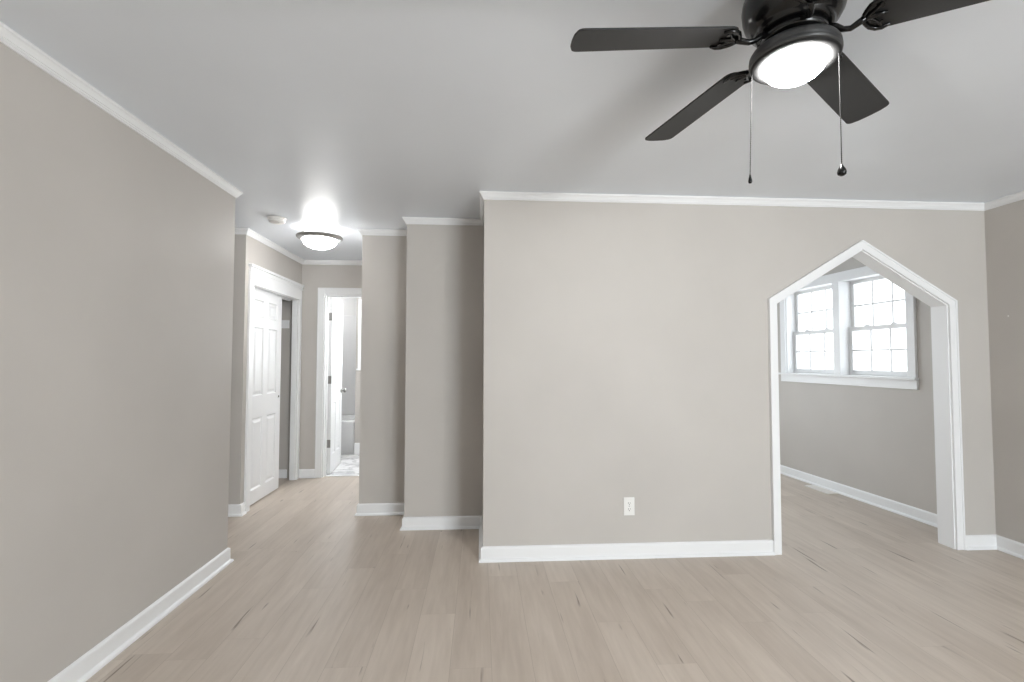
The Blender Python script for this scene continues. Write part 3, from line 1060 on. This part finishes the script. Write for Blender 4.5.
# ------------------------------------------------------------------ hall ceiling light
HX, HY = -1.380, 4.26
lamp = empty('ceiling_light', (HX, HY, H), 'lit flush-mount dome light with nickel rim on the hall ceiling', 'ceiling light')
bm = bm_new()
add_lathe(bm, [(0.0, -0.001), (0.110, -0.001), (0.112, -0.004), (0.112, -0.012), (0.0, -0.012)], 48)
obj('ceiling_pan', bm, M_PLASTIC, lamp)
bm = bm_new()
add_lathe(bm, [(0.138, -0.070), (0.165, -0.066), (0.183, -0.067), (0.189, -0.073), (0.187, -0.082), (0.176, -0.092), (0.164, -0.099), (0.150, -0.103), (0.1440, -0.100), (0.140, -0.080), (0.138, -0.070)], 64)
rim_ = obj('rim', bm, M_NICKEL, lamp)
bm = bm_new()
pr = [(0.0, -0.176)]
for k in range(1, 11):
    a = PI / 2 * k / 10
    pr.append((0.142 * math.sin(a) ** 0.9, -0.096 - 0.080 * math.cos(a)))
pr += [(0.137, -0.072), (0.0, -0.070)]
add_lathe(bm, pr, 48)
obj('glass_bowl', bm, M_HALLGLASS, lamp)
bm = bm_new()
add_lathe(bm, [(0.0, -0.0122), (0.118, -0.0122), (0.121, -0.016), (0.126, -0.040), (0.133, -0.0695), (0.0, -0.0695)], 48)
obj('glow_collar', bm, M_COLLAR, lamp)  # glowing collar added above the rim to brighten the ceiling around the lamp
# made-up lights, out of sight, added to brighten the bathroom and tub alcove
for where, glass_, words in (((-1.20, 6.05, H), M_BATHFILL, 'added fill light shaped as a dome lamp, unseen on the bathroom ceiling'),
                     ((-2.45, 7.25, H), M_TUBFILL, 'added fill light shaped as a dome lamp, unseen over the bathtub alcove')):
    fill_lamp = lamp.copy()
    COL.objects.link(fill_lamp)
    fill_lamp.location = where
    fill_lamp['label'] = words
    for ch in list(lamp.children):
        c = ch.copy()
        COL.objects.link(c)
        c.parent = fill_lamp
        if ch.name == 'glass_bowl':
            c.data = ch.data.copy()
            c.data.materials[0] = glass_

# ------------------------------------------------------------------ smoke detector
sd = empty('smoke_detector', (-1.615, 3.955, H), 'small round white smoke detector on the ceiling before the hall light', 'smoke detector')
bm = bm_new()
add_lathe(bm, [(0, -0.001), (0.070, -0.001), (0.070, -0.010), (0.066, -0.012), (0, -0.012)], 40)
obj('mounting_plate', bm, M_PLASTIC, sd)
bm = bm_new()
add_lathe(bm, [(0, -0.012), (0.062, -0.012), (0.060, -0.020), (0.056, -0.022), (0.056, -0.026), (0.060, -0.028), (0.057, -0.036), (0.046, -0.041), (0, -0.043)], 40)
obj('cover', bm, M_PLASTIC, sd)
bm = bm_new()
add_lathe(bm, [(0, -0.0425), (0.012, -0.0425), (0.012, -0.0455), (0.010, -0.0465), (0, -0.0465)], 20, Matrix.Translation((0.022, -0.01, 0)))
obj('test_button', bm, M_PLASTIC, sd)

# ------------------------------------------------------------------ wall outlet
OX, OZ = 0.997, 0.338
ou = empty('wall_outlet', (OX, YM, OZ), 'white duplex power outlet low on the main wall', 'outlet')
bm = bm_new()
add_box(bm, -0.037, 0.037, -0.006, 0.0, -0.060, 0.060, 0.003)
pl = obj('cover_plate', bm, M_PLASTIC, ou)
for s in (1, -1):
    bm = bm_new()
    pts = []
    for k in range(24):
        a = 2 * PI * k / 24
        pts.append((0.0172 * math.cos(a), s * 0.0195 + max(-0.0135, min(0.0135, 0.0172 * math.sin(a)))))
    add_prism(bm, pts, -0.0078, -0.0058, 'y')
    rc = obj('receptacle', bm, M_PLASTIC, ou)
    bm = bm_new()
    add_box(bm, -0.0075, -0.0050, -0.0082, -0.0076, s * 0.0195 - 0.001, s * 0.0195 + 0.0085)
    add_box(bm, 0.0050, 0.0075, -0.0082, -0.0076, s * 0.0195 - 0.000, s * 0.0195 + 0.0075)
    add_lathe(bm, [(0, 0), (0.0030, 0), (0.0030, 0.0005), (0, 0.0005)], 12, Matrix.Translation((0, -0.0077, s * 0.0195 - 0.0075)) @ Matrix.Rotation(PI / 2, 4, 'X'))
    obj('slots', bm, M_SLOT, rc)
bm = bm_new()
add_lathe(bm, [(0, 0), (0.0035, 0), (0.0030, 0.0012), (0, 0.0014)], 14, Matrix.Translation((0, -0.006, 0)) @ Matrix.Rotation(PI / 2, 4, 'X'))
obj('screw', bm, M_NICKEL, ou)

# ------------------------------------------------------------------ floor vent by the nook window wall
fv = empty('floor_vent', (3.455, 4.80, 0), 'pale metal floor vent beside the nook baseboard', 'floor vent', WANG)
bm = bm_new()
VW, VL = 0.056, 0.160
add_box(bm, -VW, -VW + 0.022, -VL, VL, 0.0, 0.009, 0.003)
add_box(bm, VW - 0.022, VW, -VL, VL, 0.0, 0.009, 0.003)
add_box(bm, -VW + 0.02, VW - 0.02, -VL, -VL + 0.024, 0.0, 0.009, 0.003)
add_box(bm, -VW + 0.02, VW - 0.02, VL - 0.024, VL, 0.0, 0.009, 0.003)
obj('rim', bm, M_VENT, fv)
bm = bm_new()
for k in range(17):
    y = -VL + 0.034 + k * (2 * VL - 0.068) / 16
    add_box(bm, -VW + 0.021, VW - 0.021, y - 0.0072, y + 0.0072, 0.001, 0.0072)
add_box(bm, -0.004, 0.004, -VL + 0.024, VL - 0.024, 0.001, 0.005)
obj('louvers', bm, M_VENT, fv)
bm = bm_new()
add_box(bm, -VW + 0.02, VW - 0.02, -VL + 0.022, VL - 0.022, 0.0, 0.0009)
obj('dark_well', bm, M_SLOT, fv)

# ------------------------------------------------------------------ nail in the right wall
bm = bm_new()
add_lathe(bm, [(0, 0.004), (0.004, 0.0035), (0.0045, 0.0015), (0.0015, 0.001), (0.0015, 0.0), (0, 0.0)], 14, Matrix.Rotation(-PI / 2, 4, 'Y'))
nl = obj('nail', bm, M_PLASTIC, loc=(XR, 3.115, 1.62))
tag(nl, 'tiny white nail head in the right wall', 'nail')
